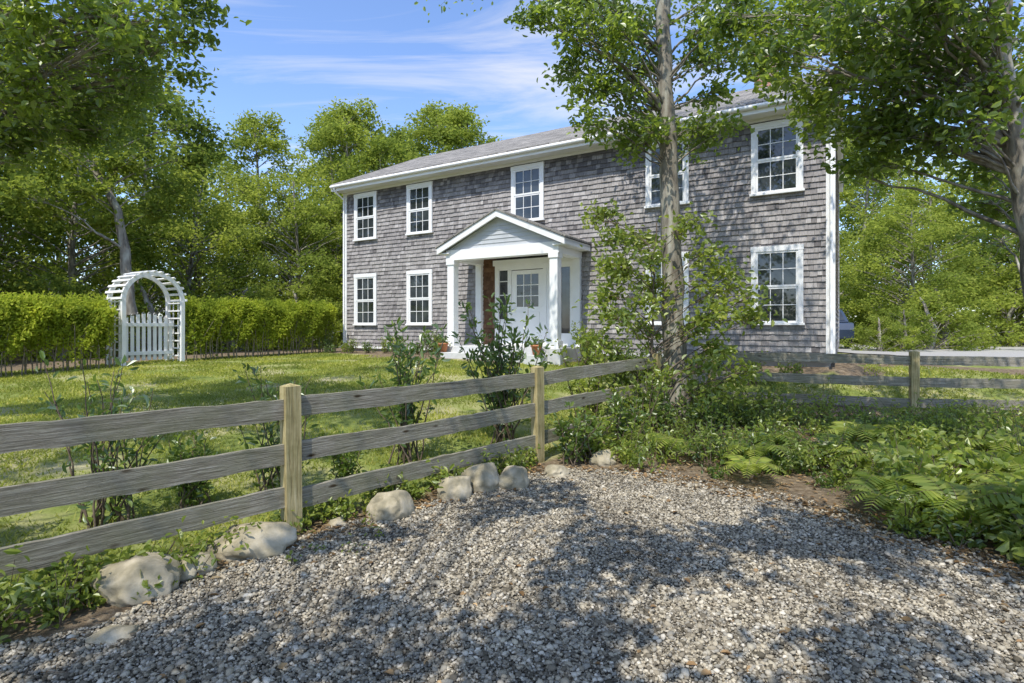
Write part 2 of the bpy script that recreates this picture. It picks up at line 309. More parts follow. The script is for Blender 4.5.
# ------------------------------------------------------------ house
TH=math.atan2(-.518,.855)
house=empty('shingled_house',(-5.95,19.6,0),TH)
EX=np.array([math.cos(TH),math.sin(TH)]);EN=np.array([-math.sin(TH),math.cos(TH)])
def hw(x,y,z=0): p=np.array([-5.95,19.6])+EX*x+EN*y;return np.array([p[0],p[1],z])
Lh,Dh=15.02,8.4
b=B();b.box((0.02,0.02,1.0),(Lh-.02,Dh-.02,6.5));
for x in (0.02,Lh-.22): b.add([(x,0.02,6.5),(x,Dh-.02,6.5),(x,Dh/2,8.4),(x+.2,0.02,6.5),(x+.2,Dh-.02,6.5),(x+.2,Dh/2,8.4)],[(0,1,2),(3,5,4)],0)
b.obj('wall_core',[M_core],house)
b=B();b.box((.05,.05,.2),(Lh-.05,Dh-.05,1.0));b.obj('foundation',[M_conc],house)
def shingle_run(b,x0,x1,z0,z1,course=.128,mat=0,skip=None,top=None):
    nrow=int((z1-z0)/course)
    for k in range(nrow):
        zb=z0+k*course;w=rng.uniform(.07,.19,int((x1-x0)/.1)+6);e=np.concatenate([[x0],x0+np.cumsum(w)]);e=e[e<x1-.04];e=np.append(e,x1)
        a=e[:-1]+.002;c=e[1:]-.002;n=len(a);lo=zb+rng.normal(0,.004,n);hi=np.full(n,zb+course+.02)
        th=rng.uniform(-.004,.005,n)
        if top is not None:
            mid=(a+c)/2;ok=top(mid)>zb+course*.6;a,c,lo,hi,th=a[ok],c[ok],lo[ok],hi[ok],th[ok];n=len(a)
            if n==0: continue
        if skip is not None:
            mid=(a+c)/2;ok=~skip(mid,zb+course/2);a,c,lo,hi,th=a[ok],c[ok],lo[ok],hi[ok],th[ok];n=len(a)
        yb=-.040-th;yt=np.full(n,-.008)-th;z=np.zeros(n)
        V=np.stack([np.stack([a,yb,lo],-1),np.stack([c,yb,lo],-1),np.stack([c,yt,hi],-1),np.stack([a,yt,hi],-1),np.stack([a,z,lo],-1),np.stack([c,z,lo],-1),np.stack([c,z,hi],-1),np.stack([a,z,hi],-1)],1)
        Fs=np.array([(0,1,2,3),(4,5,1,0),(0,3,7,4),(1,5,6,2)])
        dk=-.55*max(0,(zb-5.35)/.9) if z1>6 else 0   # eave shadow put into the color of the upper courses
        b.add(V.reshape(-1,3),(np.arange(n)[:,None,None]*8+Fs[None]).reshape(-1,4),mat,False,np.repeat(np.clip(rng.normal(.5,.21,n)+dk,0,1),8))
PX0,PX1=5.66,9.26
def skipf(m,z): return (m>PX0+.3)&(m<PX1-.3)&(z<3.7)
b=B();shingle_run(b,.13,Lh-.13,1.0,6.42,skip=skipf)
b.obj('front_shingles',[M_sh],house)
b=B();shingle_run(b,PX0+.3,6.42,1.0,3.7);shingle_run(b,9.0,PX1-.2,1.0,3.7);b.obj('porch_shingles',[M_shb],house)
def gtop(x): return 6.45+1.95*(1-np.abs(x-Dh/2)/(Dh/2))
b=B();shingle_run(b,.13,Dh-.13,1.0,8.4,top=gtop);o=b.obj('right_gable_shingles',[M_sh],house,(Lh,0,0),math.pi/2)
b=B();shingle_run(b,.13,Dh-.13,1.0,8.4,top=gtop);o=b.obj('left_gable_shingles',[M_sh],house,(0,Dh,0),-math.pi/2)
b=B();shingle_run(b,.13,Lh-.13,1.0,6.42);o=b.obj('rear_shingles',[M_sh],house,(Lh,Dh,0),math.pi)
OV=.14
b=B()
for x0,x1 in ((-.045,.13),(Lh-.13,Lh+.045)):
    b.box((x0,-.048,.98),(x1,.13,6.42));b.box((x0,Dh-.13,.98),(x1,Dh+.048,6.42))
b.box((.13,-.054,6.34),(Lh-.13,0,6.42))
b.box((-OV,-.44,6.42),(Lh+OV,0.0,6.46))
b.box((-OV,-.47,6.40),(Lh+OV,-.443,6.58))
b.box((-OV,Dh,6.42),(Lh+OV,Dh+.40,6.46));b.box((-OV,Dh+.403,6.40),(Lh+OV,Dh+.43,6.60))
b.box((-OV,.003,6.42),(-.003,Dh-.003,6.46));b.box((Lh+.003,.003,6.42),(Lh+OV,Dh-.003,6.46))
b.box((.13,-.06,.93),(Lh-.13,.02,1.0))
b.obj('white_trim',[M_white],house)
b=B();tube(b,[(-OV,-.525,6.545),(Lh*.5,-.525,6.53),(Lh+OV,-.525,6.545)],[.052]*3,10,0)
for x in (.03,Lh-.03):
    tube(b,[(x,-.525,6.5),(x,-.50,6.40),(x,-.09,6.18),(x,-.085,6.1),(x,-.085,1.1),(x,-.13,1.0),(x,-.3,.95)],[.032]*7,8,0)
b.obj('gutter',[M_white],house)
RZ0,RZ1=6.58,8.78
def slab(b,x0,x1,y0,z0,y1,z1,t=.09,mat=0):
    V=[(x0,y0,z0),(x1,y0,z0),(x1,y1,z1),(x0,y1,z1),(x0,y0,z0+t),(x1,y0,z0+t),(x1,y1,z1+t),(x0,y1,z1+t)]
    b.add(V,[(0,3,2,1),(4,5,6,7),(0,1,5,4),(1,2,6,5),(2,3,7,6),(3,0,4,7)],mat)
b=B();slab(b,-OV-.04,Lh+OV+.04,-.50,RZ0,Dh/2,RZ1,.06);slab(b,-OV-.04,Lh+OV+.04,Dh+.50,RZ0,Dh/2+.002,RZ1,.06);b.obj('roof',[M_roof],house)
b=B()
for x0 in (-OV-.02,Lh+OV-.02):
    slab(b,x0,x0+.04,-.48,RZ0-.17,Dh/2,RZ1-.19,.18);slab(b,x0,x0+.04,Dh+.48,RZ0-.17,Dh/2+.002,RZ1-.19,.18)
b.obj('rake_boards',[M_white],house)
b=B();b.box((12.95,3.9,8.2),(13.55,4.5,9.6));b.box((12.9,3.85,9.6),(13.6,4.55,9.7));b.obj('chimney',[M_brick],house)
bt=B();bg=B()
def window(cx,z0,z1,w=1.06):
    x0,x1=cx-w/2,cx+w/2;c=.10
    bt.box((x0,-.085,z0+.05),(x0+c,-.03,z1-.12));bt.box((x1-c,-.085,z0+.05),(x1,-.03,z1-.12))
    bt.box((x0-.01,-.09,z1-.12),(x1+.01,-.03,z1));bt.box((x0-.03,-.12,z0),(x1+.03,-.03,z0+.05))
    gx0,gx1,gz0,gz1=x0+c,x1-c,z0+.05,z1-.12
    bg.add([(gx0,-.047,gz0),(gx1,-.047,gz0),(gx1,-.047,gz1),(gx0,-.047,gz1)],[(0,1,2,3)],0)
    zm=(gz0+gz1)/2
    for a0,a1,y in ((gz0,zm,-.060),(zm,gz1,-.072)):
        s=.045
        bt.box((gx0,y,a0),(gx0+s,-.049,a1));bt.box((gx1-s,y,a0),(gx1,-.049,a1))
        bt.box((gx0+s,y,a0),(gx1-s,-.049,a0+s));bt.box((gx0+s,y,a1-s),(gx1-s,-.049,a1))
        for k in (1,2):
            xx=gx0+s+(gx1-gx0-2*s)*k/3;bt.box((xx-.009,y+.006,a0+s),(xx+.009,-.049,a1-s))
        zc=(a0+a1)/2;bt.box((gx0+s,y+.004,zc-.009),(gx1-s,-.050,zc+.009))
for cx in (1.07,3.5,11.47,13.93):
    window(cx,1.72,3.5);window(cx,4.66,6.30)
window(7.5,4.66,6.30)
bt.obj('window_frames',[M_white],house,bevel=.004);bg.obj('window_panes',[M_glass],house)
b=B();g=B()
b.box((6.42,-.09,1.15),(6.56,-.0,3.46));b.box((8.9,-.09,1.15),(9.05,0,3.46));b.box((6.36,-.11,3.46),(9.11,0,3.62))
b.box((6.86,-.09,1.15),(6.97,0,3.32));b.box((8.02,-.09,1.15),(8.13,0,3.32));b.box((6.56,-.085,3.32),(8.9,0,3.46))
b.box((8.13,-.07,1.15),(8.5,0,3.32));b.box((6.56,-.06,1.15),(6.86,0,1.9));b.box((8.5,-.06,1.15),(8.9,0,1.5))
b.box((8.5,-.07,1.5),(8.56,0,3.32));b.box((8.84,-.07,1.5),(8.9,0,3.32))
for z in (2.2,2.6,3.0): b.box((6.56,-.05,z-.012),(6.86,-.03,z+.012))
g.box((6.56,-.03,1.9),(6.86,-.0,3.32));g.box((8.56,-.03,1.5),(8.84,0,3.32))
b.box((6.97,-.04,1.2),(8.02,-.005,2.25));b.box((6.97,-.04,2.25),(7.14,-.005,3.3));b.box((7.85,-.04,2.25),(8.02,-.005,3.3));b.box((7.14,-.04,3.18),(7.85,-.005,3.3))
g.box((7.14,-.03,2.25),(7.85,-.008,3.18))
for k in (1,2):
    x=7.14+.71*k/3;b.box((x-.012,-.045,2.25),(x+.012,-.03,3.18));z=2.25+.93*k/3;b.box((7.14,-.043,z-.012),(7.85,-.031,z+.012))
for x0,x1 in ((7.1,7.45),(7.54,7.89)): b.box((x0,-.055,1.36),(x1,-.04,2.1))
b.box((6.97,-.1,1.15),(8.02,0,1.2))
b.obj('front_door',[M_white],house,bevel=.004);g.obj('door_glass',[M_glass],house)
M_metal=simple('dark_metal',[(.3,(.03,.03,.03)),(.7,(.06,.055,.05))],5,.4,0)
b=B();tube(b,[(7.05,-.05,2.15),(7.05,-.11,2.15),(7.05,-.115,2.15)],[.025,.03,.002],10);b.obj('door_knob',[M_metal],house)
PC=(PX0+PX1)/2;HW=1.97
b=B()
for x in (PX0+.2,PX1-.2):
    b.box((x-.11,-1.49,1.15),(x+.11,-1.27,3.52));b.box((x-.14,-1.52,1.15),(x+.14,-1.24,1.33));b.box((x-.135,-1.515,3.4),(x+.135,-1.245,3.52))
    b.box((x-.10,-.14,1.15),(x+.10,-.0,3.52))
    b.box((x-.12,-1.22,3.52),(x+.12,0,3.80))
b.box((PX0+.05,-1.5,3.52),(PX1-.05,-1.22,3.80))
b.box((PX0+.32,-1.2,3.70),(PX1-.32,-.003,3.74))
ze,zr=3.83,4.70
def pslab(b,s,y0,y1,off,t,x_out=HW,x_in=0.0):
    xa=PC+s*x_out;xb=PC+s*x_in;za=ze+off;zb=zr+off
    V=[(xa,y0,za),(xb,y0,zb),(xb,y1,zb),(xa,y1,za),(xa,y0,za+t),(xb,y0,zb+t),(xb,y1,zb+t),(xa,y1,za+t)]
    b.add(V,[(0,3,2,1),(4,5,6,7),(0,1,5,4),(1,2,6,5),(2,3,7,6),(3,0,4,7)],0)
for s in (-1,1):
    pslab(b,s,-1.64,-1.58,-.14,.17);pslab(b,s,-1.575,-.05,-.05,.045)
    xo=PC+s*HW;b.box((min(xo,xo-s*.05),-1.58,ze-.13),(max(xo,xo-s*.05),-.05,ze+.02))
    b.box((min(xo-s*.05,xo-s*.36),-1.57,ze-.13),(max(xo-s*.05,xo-s*.36),-.05,ze-.10))
b.add([(PC-1.75,-1.44,3.80),(PC+1.75,-1.44,3.80),(PC,-1.44,4.62)],[(0,1,2)],1)
for k in range(1,7):
    z=3.8+k*.11;hwd=1.75*(1-(z-3.8)/.82)
    if hwd>.1:b.box((PC-hwd,-1.455,z-.006),(PC+hwd,-1.441,z+.006),1)
M_gpan=simple('painted_clapboard',[(.3,(.47,.49,.51)),(.7,(.55,.57,.59))],3,.6,0)
b.obj('portico',[M_white,M_gpan],house)
b=B()
for s in (-1,1): pslab(b,s,-1.67,-.04,.03,.045,HW+.04,-.001*s)
b.obj('portico_roof',[M_roof],house)
b=B();b.box((PX0-.05,-1.62,.6),(PX1+.05,-.06,1.15));b.box((PX0+.3,-1.98,.5),(PX1-.3,-1.623,.99));b.obj('entry_steps',[M_deck],house,bevel=.01)
for x,hh in ((5.85,.22),(8.75,.25)):
    p=hw(x,-1.8,.99);b=B();prof=[(.0,0),(.09,0),(.13,.2),(.15,.2),(.15,.25),(.13,.25),(.12,.22),(0,.21)]
    a=np.linspace(0,2*np.pi,20,endpoint=False);V=[(r*math.cos(t),r*math.sin(t),z) for r,z in prof for t in a]
    Fq=[(i*20+j,i*20+(j+1)%20,(i+1)*20+(j+1)%20,(i+1)*20+j) for i in range(len(prof)-1) for j in range(20)]
    b.add(V,Fq,0,True);leaves(b,rng.normal(0,.07,(120,3))+[0,0,.3],.07,1);b.obj('flower_pot',[M_terra,M_shrub],None,p)

# ------------------------------------------------------------ rail fence
def fence(name,posts):
    root=empty(name)
    for i,(x,y) in enumerate(posts):
        z=h1(x,y);b=B();tp=1.2+rng.uniform(-.02,.02);b.box((-.065,-.055,-.3),(.065,.055,tp))
        b.add([(-.065,-.055,tp+.001),(.065,-.055,tp+.001),(.065,.055,tp+.001),(-.065,.055,tp+.001),(0,0,tp+.025)],[(0,1,4),(1,2,4),(2,3,4),(3,0,4)])
        j=min(i,len(posts)-2);dx,dy=posts[j+1][0]-posts[j][0],posts[j+1][1]-posts[j][1]
        o=b.obj('post_%d'%(i+1),[M_post],root,(x,y,z),math.atan2(dy,dx));o.rotation_euler=(rng.normal(0,.008),rng.normal(0,.008),math.atan2(dy,dx))
    k=1
    for i in range(len(posts)-1):
        p=np.array(posts[i],float);q=np.array(posts[i+1],float);d=q-p;Ln=np.linalg.norm(d);za,zb=h1(*p),h1(*q)
        for zt in (1.12,.745,.365):
            n=30;t=np.linspace(.066,Ln-.066,n);hgt=.165;wv=np.cumsum(rng.normal(0,.0025,n));wv-=np.linspace(wv[0],wv[-1],n)
            z0=(zt-hgt)+wv+rng.normal(0,.003,n);z1=zt+wv+rng.normal(0,.0025,n);V=[]
            for j in range(n): V+= [(t[j],-.02,z0[j]),(t[j],.02,z0[j]),(t[j],.02,z1[j]),(t[j],-.02,z1[j])]
            Fq=[(4*j+a,4*(j+1)+a,4*(j+1)+(a+1)%4,4*j+(a+1)%4) for j in range(n-1) for a in range(4)]+[(0,1,2,3),(4*n-1,4*n-2,4*n-3,4*n-4)]
            b=B();b.add(np.array(V)+np.array([k*7.3,0,0]),Fq,0)   # shifted so each rail shows its own grain
            ja,jb=rng.normal(0,.010,2)
            o=b.obj('rail_%d'%k,[M_rail],root);ang=-math.atan2(zb+jb-za-ja,Ln);az_=math.atan2(d[1],d[0])
            o.rotation_euler=(0,ang,az_)
            off=k*7.3;o.location=(p[0]-off*math.cos(ang)*math.cos(az_),p[1]-off*math.cos(ang)*math.sin(az_),za+ja+off*math.sin(ang));k+=1
P1=np.array([-1.81,4.52]);P2=np.array([.325,6.87])
fence('rail_fence',[tuple(P1-(P2-P1)*2),tuple(P1-(P2-P1)),tuple(P1),tuple(P2),(2.35,9.0),(3.75,10.5)])
fence('rail_fence',[(3.82,10.52),(7.2,9.85),(10.4,9.2),(13.6,8.5)])

# ------------------------------------------------------------ boulders
import bmesh
from mathutils import noise as mn
def boulder(x,y,sx,sy,sz,rot):
    bm=bmesh.new();bmesh.ops.create_icosphere(bm,subdivisions=5,radius=1);me=bpy.data.meshes.new('boulder')
    s=Vector(rng.uniform(0,10,3))
    for v in bm.verts:
        p=v.co.copy();k=1+.30*mn.noise(p*1.1+s)+.13*mn.noise(p*2.7+s)+.05*mn.noise(p*7+s)+.025*mn.noise(p*18+s)
        q=p*k
        for nn,dd in ((Vector((.5,-.7,.5)),.78),(Vector((-.6,-.3,.74)),.8),(Vector((0,.2,.98)),.82)):
            e=q.dot(nn)-dd
            if e>0: q-=nn*e*.8
        v.co=Vector((q.x*sx,q.y*sy,max(q.z,-.5)*sz))
    bm.to_mesh(me);bm.free();me.materials.append(M_stone)
    for f in me.polygons:f.use_smooth=True
    o=bpy.data.objects.new('boulder',me);link(o);o.location=(x,y,h1(x,y)+sz*.30);o.rotation_euler=(rng.normal(0,.12),rng.normal(0,.12),rot)
for (u,y,w,hf) in ((125,604,76,.56),(105,645,42,.3),(182,580,46,.5),(243,560,76,.42),(388,522,48,.62),(454,502,36,.72),(482,494,40,.78),(514,490,38,.60),(557,478,26,.5),(604,466,26,.6),(335,528,18,.5)):
    d=EYE*550/(y-326);r=w/550*d/2;boulder((u-512)/550*d,d+r*.6,r,r*.8,r*hf*1.45,rng.uniform(-.4,.4)+.5)

# ------------------------------------------------------------ trees
def tree(name,trunk,tr,clumps,lsize,mat,shape='hex',sides=10,bark=M_bark,up=.5,brk=.45,twig=True,nsub=24,spread=.15,taper=.25):
    b=B();T=np.array(trunk,float)
    t=np.linspace(0,1,len(T));tt=np.linspace(0,1,26);TP=np.stack([np.interp(tt,t,T[:,k]) for k in range(3)],-1)
    TP[1:,:2]+=rng.normal(0,.012,(25,2));TR=np.interp(tt,t,np.linspace(tr,tr*taper,len(T)));TR[0]*=1.35;TR[1]*=1.1
    tube(b,TP,TR,sides,0,.035)
    pts=[]
    for c,R,n in clumps:
        c=np.array(c,float);hd=np.linalg.norm(TP[:,:2]-c[:2],axis=1);tz=c[2]-.45*hd-.2
        i=int(np.argmin(np.abs(TP[:,2]-tz)+.4*hd));i=min(max(i,2),24);p0=TP[i];L=np.linalg.norm(c-p0)
        r0=min(TR[i]*brk,.008+.010*L);mid=(p0+c)/2+np.array([0,0,.12*L])+rng.normal(0,.06*L,3)
        pl=bez(p0,mid,c,8);pl[1:-1]+=rng.normal(0,.012*L,(6,3));tube(b,pl,np.linspace(r0,.005,8),6 if r0>.03 else 4,0)
        m=max(4,n//nsub);e=nrm(rng.normal(0,1,(m,3)))*(rng.random((m,1))**.45)*R;e[:,2]*=.65;e+=c
        if twig:
            for q in e:
                st=pl[rng.integers(5,8)];tube(b,np.stack([st,(st+q)/2+[0,0,.05*R],q]),[.006,.004,.002],3,0)
        w=rng.integers(0,m,n);f=rng.random((n,1))**.6
        pp=c+(e[w]-c)*(.35+.65*f)+rng.normal(0,spread*R,(n,3))*np.array([1,1,.6]);pts.append(pp)
    leaves(b,np.concatenate(pts),lsize,1,up,shape)
    return b.obj(name,[bark,mat])
def cl(lst,R,n,jit=0.0,rep=1):
    out=[]
    for q in lst:
        for k in range(rep):
            c=at(*q[:3])+rng.normal(0,jit,3)*np.array([1,1,.7]);out.append((c,R*rng.uniform(.75,1.25),n))
    return out
up_c=[((2.8+rng.normal(0,1.4),9.3+rng.normal(0,1.6),rng.uniform(7.8,12.5)),.95,230) for _ in range(26)]
main=cl([(540,10,8.6),(562,30,8.5),(585,20,8.8),(600,52,9),(618,80,9),(612,12,9.4),(640,100,9.2),(628,48,8.6),(650,128,9.6),(690,137,9.5),(716,128,9.5),(638,150,9.3),(622,125,9),(700,25,9.2),(726,50,9),(706,95,9.8),(578,62,9.4),(592,95,9.1),(648,20,9.8),(736,15,8.6),(690,60,9.8),(548,0,9.2),(700,0,9.4),(655,70,9.9),(605,112,8.8),(580,5,9),(625,20,9),(640,65,9.3)],.46,140,.14,2)
tree('unseen_shade_tree',[(2.80,9.3,-.1),(2.72,9.3,2),(2.68,9.3,4),(2.57,9.32,6),(2.55,9.35,8),(2.7,9.2,10.5),(2.6,9.2,12)],.205,main+up_c,.105,M_oak,nsub=12,spread=.24)
rt=cl([(742,12,7.5),(765,48,7.6),(790,22,7),(806,78,7),(832,50,6.8),(838,105,6.8),(850,150,6.9),(870,35,6.4),(872,135,6.6),(885,90,6.3),(905,60,6.2),(905,120,6.3),(925,20,6),(930,150,6.2),(945,90,6),(960,45,5.8),(962,125,5.9),(985,95,6.8),(985,15,5.6),(1015,50,7.0),(985,165,6.9),(1010,125,7.0),(838,165,7.2),(975,200,6.8),(998,215,7.0),(768,72,8),(815,125,7.8),(730,35,8),(785,55,6.4),(850,15,6),(900,10,5.5),(960,5,5.2),(1020,0,5.2),(765,15,8.2),(815,5,7.5),(875,60,7.4),(925,85,7.6),(850,80,7.8),(820,30,7.8),(900,35,7.2),(950,60,7.2),(880,110,7.6)],.42,135,.15,2)
up_r=[((5.2+rng.normal(0,1.8),5.8+rng.normal(0,1.8),rng.uniform(6.2,10.5)),.8,150) for _ in range(22)]
tree('unseen_shade_tree',[(6.1,6,-.1),(5.9,6,1.2),(5.60,6,3.0),(5.36,6.02,4.6),(5.3,5.9,6.5),(5.2,5.8,10)],.17,rt+up_r,.10,M_oak,brk=.32,nsub=12,spread=.24)
lt=cl([(10,15,6.5),(45,35,6.8),(80,15,6.6),(115,40,7),(150,15,6.8),(185,20,7),(205,6,7),(20,70,6.8),(60,85,7),(100,95,7.4),(10,120,7),(45,140,7.5),(135,70,7.6),(165,45,7.4),(90,60,6.6),(0,45,6),(30,100,6.4),(75,125,7.8),(120,10,6),(60,0,6),(0,90,6),(20,150,7.2),(100,125,8),(140,105,8.2),(30,20,7.6),(75,45,7.8),(45,65,7.8),(110,70,7.8),(150,45,7.8)],.46,145,.16,2)
up_l=[((-6.0+rng.normal(0,2.2),4.5+rng.normal(0,2),rng.uniform(6.8,11)),.7,130) for _ in range(30)]
tree('unseen_shade_tree',[(-9.3,6.5,0),(-9,6.4,3),(-8.3,6.2,6),(-7.5,6,10)],.2,lt+up_l,.10,M_oak,brk=.35,nsub=12,spread=.24)
mt=cl([(40,170,16),(65,150,16),(95,130,17),(130,115,17),(165,105,18),(195,125,18),(150,150,17),(120,165,17),(195,160,18),(175,185,18),(80,190,16),(40,210,16),(100,220,17),(20,190,15),(140,90,18),(205,145,19),(60,100,17),(100,85,17),(20,130,16),(160,210,18)],1.0,420)
tree('leaning_oak_tree',[at(130,315,17),at(126,260,17),at(118,210,17),at(92,165,17),at(70,130,17),at(80,70,17)],.17,mt,.17,M_bg,'quad',spread=.2)
# unseen trees added behind the viewer, leaf clumps aimed to shade chosen ground patches
SUNH=np.array([-.42,-.9])/np.hypot(.42,.9)
def shade_clumps(poly,n):
    out=[]
    for x,y in scatter(poly,n):
        z=rng.uniform(4.9,7.4);q=np.array([x,y])+SUNH*z*.625
        if q[1]>.2 and z<2.7+q[1]: z=2.9+q[1]+rng.random();q=np.array([x,y])+SUNH*z*.625
        out.append(np.array([q[0],q[1],z]))
    return out
pts_c=[]
for poly,n in (([(.1,3.6),(1.2,3.9),(3.6,3.7),(4.6,3.6),(4.2,4.8),(2.6,4.9),(1.0,4.6),(.2,4.3)],24),     # band across the middle
               ([(-3.2,1.8),(-2.4,3.2),(-1.2,3.5),(.3,3.2),(.5,2.4),(.2,1.8)],22),                        # near left
               ([(.6,1.8),(1.0,2.9),(2.6,3.0),(3.6,2.6),(3.4,1.8)],9),
               ([(-1.8,3.8),(-1.0,4.1),(-.9,4.7),(-1.6,4.5)],2),
               ([(-.3,4.6),(.2,4.8),(.7,5.5),(.2,5.9),(-.4,5.4)],4),
               ([(1.8,5.0),(2.8,5.2),(4,6),(6,5.2),(8,5),(8,9),(4,9.5),(2,8.5)],26),                      # undergrowth
               ([(-6,4),(-2.6,4.2),(-.8,6.4),(.8,8.4),(-1,9.5),(-5,8.5),(-9,7)],26),                      # lawn inside the fence
               ([(-6.5,8.5),(-2,10),(2,10.2),(3,12),(-2,12),(-8,12)],12)):
    pts_c+=shade_clumps(poly,n)
trunks=[(2.6,-3.0),(-2.6,-2.4),(7.4,-1.0),(-7.6,.6)]
grp=[[] for _ in trunks]
for p in pts_c:
    i=int(np.argmin([np.hypot(p[0]-t[0],p[1]-1.5-t[1]) for t in trunks]));grp[i].append((p,rng.uniform(.30,.50),100))
for i,(tx,ty) in enumerate(trunks):
    tree('unseen_shade_tree',[(tx,ty,-.1),(tx+.1,ty,4),(tx-.1,ty+.3,8)],.16,grp[i],.14,M_oak,brk=.22,twig=False,spread=.30,nsub=8)

def bgtree(h,w,n,mat,low=.12,lsize=.21):
    cl_=[];k=n//150
    for _ in range(k):
        f=rng.uniform(low,1);rad=w*(math.sin(math.pi*min(1,(f*.82+.16)))**.65)*rng.uniform(.45,1.08)
        a=rng.uniform(0,6.28);cl_.append(((rad*math.cos(a),rad*math.sin(a),f*h),w*rng.uniform(.2,.36),150))
    b=tree('tmp',[(0,0,-.2),(rng.normal(0,.3),0,h*.4),(rng.normal(0,.4),rng.normal(0,.3),h*.95)],.17,cl_,lsize,mat,'quad',7,M_bark,.5,.45,False,14,.22)
    me=b.data;bpy.data.objects.remove(b);return me
BG=[bgtree(12,3.4,15000,M_bg,lsize=.19),bgtree(11,3.8,16000,M_bg,.05,.19),bgtree(13,3.2,15000,M_bg2,.1,.19),bgtree(10,3.6,15000,M_bg2,.03,.19)]
SH=[bgtree(3.0,1.7,5500,M_bg,.0,.13),bgtree(2.6,1.9,5500,M_bg2,.0,.13)]
wood=empty('woodland_trees')
def put(me,x,y,s,z=None,name='tree'):
    o=bpy.data.objects.new(name,me);link(o,wood);o.location=(x,y,(h1(x,y) if z is None else z)-.1);o.rotation_euler=(0,0,rng.uniform(0,6.28));o.scale=(s*rng.uniform(.9,1.15),s*rng.uniform(.9,1.15),s)
for x,y,s,k in ((-17,13,.8,0),(-19,17,.95,1),(-16,20,.85,0),(-21,22,1.05,1),(-13.5,23,.8,3),(-17.5,26,1,2),(-11.5,28,.88,3),(-14,31,.98,2),(-9.5,32,.95,3),(-22,30,1.1,1),(-26,25,1.2,0),(-24,15,1,1),(-28,34,1.2,2),(-18,36,1.1,3),(-12,38,1.2,2),(-7,36,1.22,3),(-5,40,1.28,2),(-3.2,38,1.2,2),(-9,43,1.45,1),(-7.5,33,1.0,0),(-5.2,35,1.12,3),(-10,35,1.15,2),(-32,28,1.3,1),(0,42,1.0,3),(-25,44,1.3,0),(-15,48,1.4,1),(-34,18,1.2,0),(-22,9,1.0,1)):
    put(BG[k],x,y,s)
for x,y,s,k in ((17,24,.62,3),(20,27,.8,3),(24,26,.85,2),(27,30,1.0,3),(21,33,.95,2),(16.5,31,.8,3),(31,27,1.1,2),(26,37,1.2,2),(33,36,1.3,3),(18,40,1.1,3),(12,38,.9,2),(37,30,1.3,2),(24,21,.7,3),(29,20,.8,3),(34,17,.9,3),(40,40,1.5,0),(30,46,1.4,1)):
    put(BG[k],x,y,s)
for x,y,s,k in ((12.7,19.0,.52,1),(13.7,19.4,.55,0),(15.6,20.6,.85,1),(17,21.8,1.0,1),(19.5,25,1.1,1),(22,24,1.2,1),(25,24,1.2,1),(15.5,26.5,1.1,1),(28,24,1.3,1),
                (-14,17,.9,0),(-15.5,14.5,1,1),(-12.5,19,1,0),(-11,22,1.1,1),(-9.5,24.5,1.1,1),(-8.5,27.5,1.2,1),(-13,26,1.3,1),(-18,15,1.2,0),(-7.5,30,1.3,1)):
    put(SH[k],x,y,s,name='shrub')

# ------------------------------------------------------------ hedge and arbor
HD=-EN
H0=hw(-.32,-.3)[:2]
def hp(t,off=0): return H0+HD*t+EX*off
for (t0,t1) in ((0.2,5.25),(7.0,14.5)):
    n=int((t1-t0)*8500);t=rng.uniform(t0,t1,n);z=rng.random(n)**.75
    lump=.10*np.sin(t*5+z*4)+.07*np.sin(t*11+z*9+2)
    side=rng.random(n);off=np.where(side<.6,.36+rng.normal(0,.09,n)+lump,rng.uniform(-.42,.42,n));zz=np.where(side<.6,.22+z*1.28,1.42+rng.normal(0,.09,n))
    zz+=.08*np.sin(t*2.3)+.06*np.sin(t*5.1+1)
    p=H0[None]+HD[None]*t[:,None]+EX[None]*off[:,None];gz=H(p[:,0],p[:,1])
    thin=(zz<.58)&(rng.random(n)<.75)
    C=np.concatenate([p,(gz+zz)[:,None]],1)[~thin]
    b=B();leaves(b,C,.09,1,.35,'quad',.26)
    ns=int((t1-t0)*260);ts=rng.uniform(t0,t1,ns);os_=rng.uniform(-.35,.56,ns);q=H0[None]+HD[None]*ts[:,None]+EX[None]*os_[:,None];gq=H(q[:,0],q[:,1])
    for i in range(ns):
        hh=rng.uniform(.12,.45);m=11;f=rng.random((m,1));base=np.array([q[i,0],q[i,1],gq[i]+(1.34 if os_[i]<.36 else rng.uniform(.5,1.3))]);leaves(b,base+f*np.array([rng.normal(0,.06),rng.normal(0,.06),hh]),.09,1,.1,'quad',.20,np.tile([0,0,1.2],(m,1))+rng.normal(0,.5,(m,3)))
    for tt in np.arange(t0,t1,.085):
        q=hp(tt+rng.normal(0,.03),.38+rng.normal(0,.06));g0=h1(*q);tube(b,[(q[0],q[1],g0-.05),(q[0]+rng.normal(0,.03),q[1]+rng.normal(0,.03),g0+.5),(q[0]+rng.normal(0,.1),q[1]+rng.normal(0,.1),g0+1.1)],[.015,.012,.006],5,0)
    b.obj('hedge',[M_stem,M_hedge])
ac=hp(6.1,.1);az=h1(*ac)
arb=empty('garden_arbor',(ac[0],ac[1],az),math.atan2(HD[1],HD[0]))
b=B();AW,AD,HS=.70,.36,1.6
for y in (-AD,AD):
    for x in (-AW,AW):
        b.box((x-.045,y-.045,-.1),(x+.045,y+.045,HS))
    for (r0,r1) in ((AW-.05,AW+.05),):
        a=np.linspace(0,np.pi,25);V=[]
        for t in a:
            for r,yy in ((r0,y-.03),(r1,y-.03),(r1,y+.03),(r0,y+.03)): V.append((r*math.cos(t),yy,HS+r*math.sin(t)))
        b.add(V,[(4*i+k,4*i+(k+1)%4,4*i+4+(k+1)%4,4*i+4+k) for i in range(24) for k in range(4)],0)
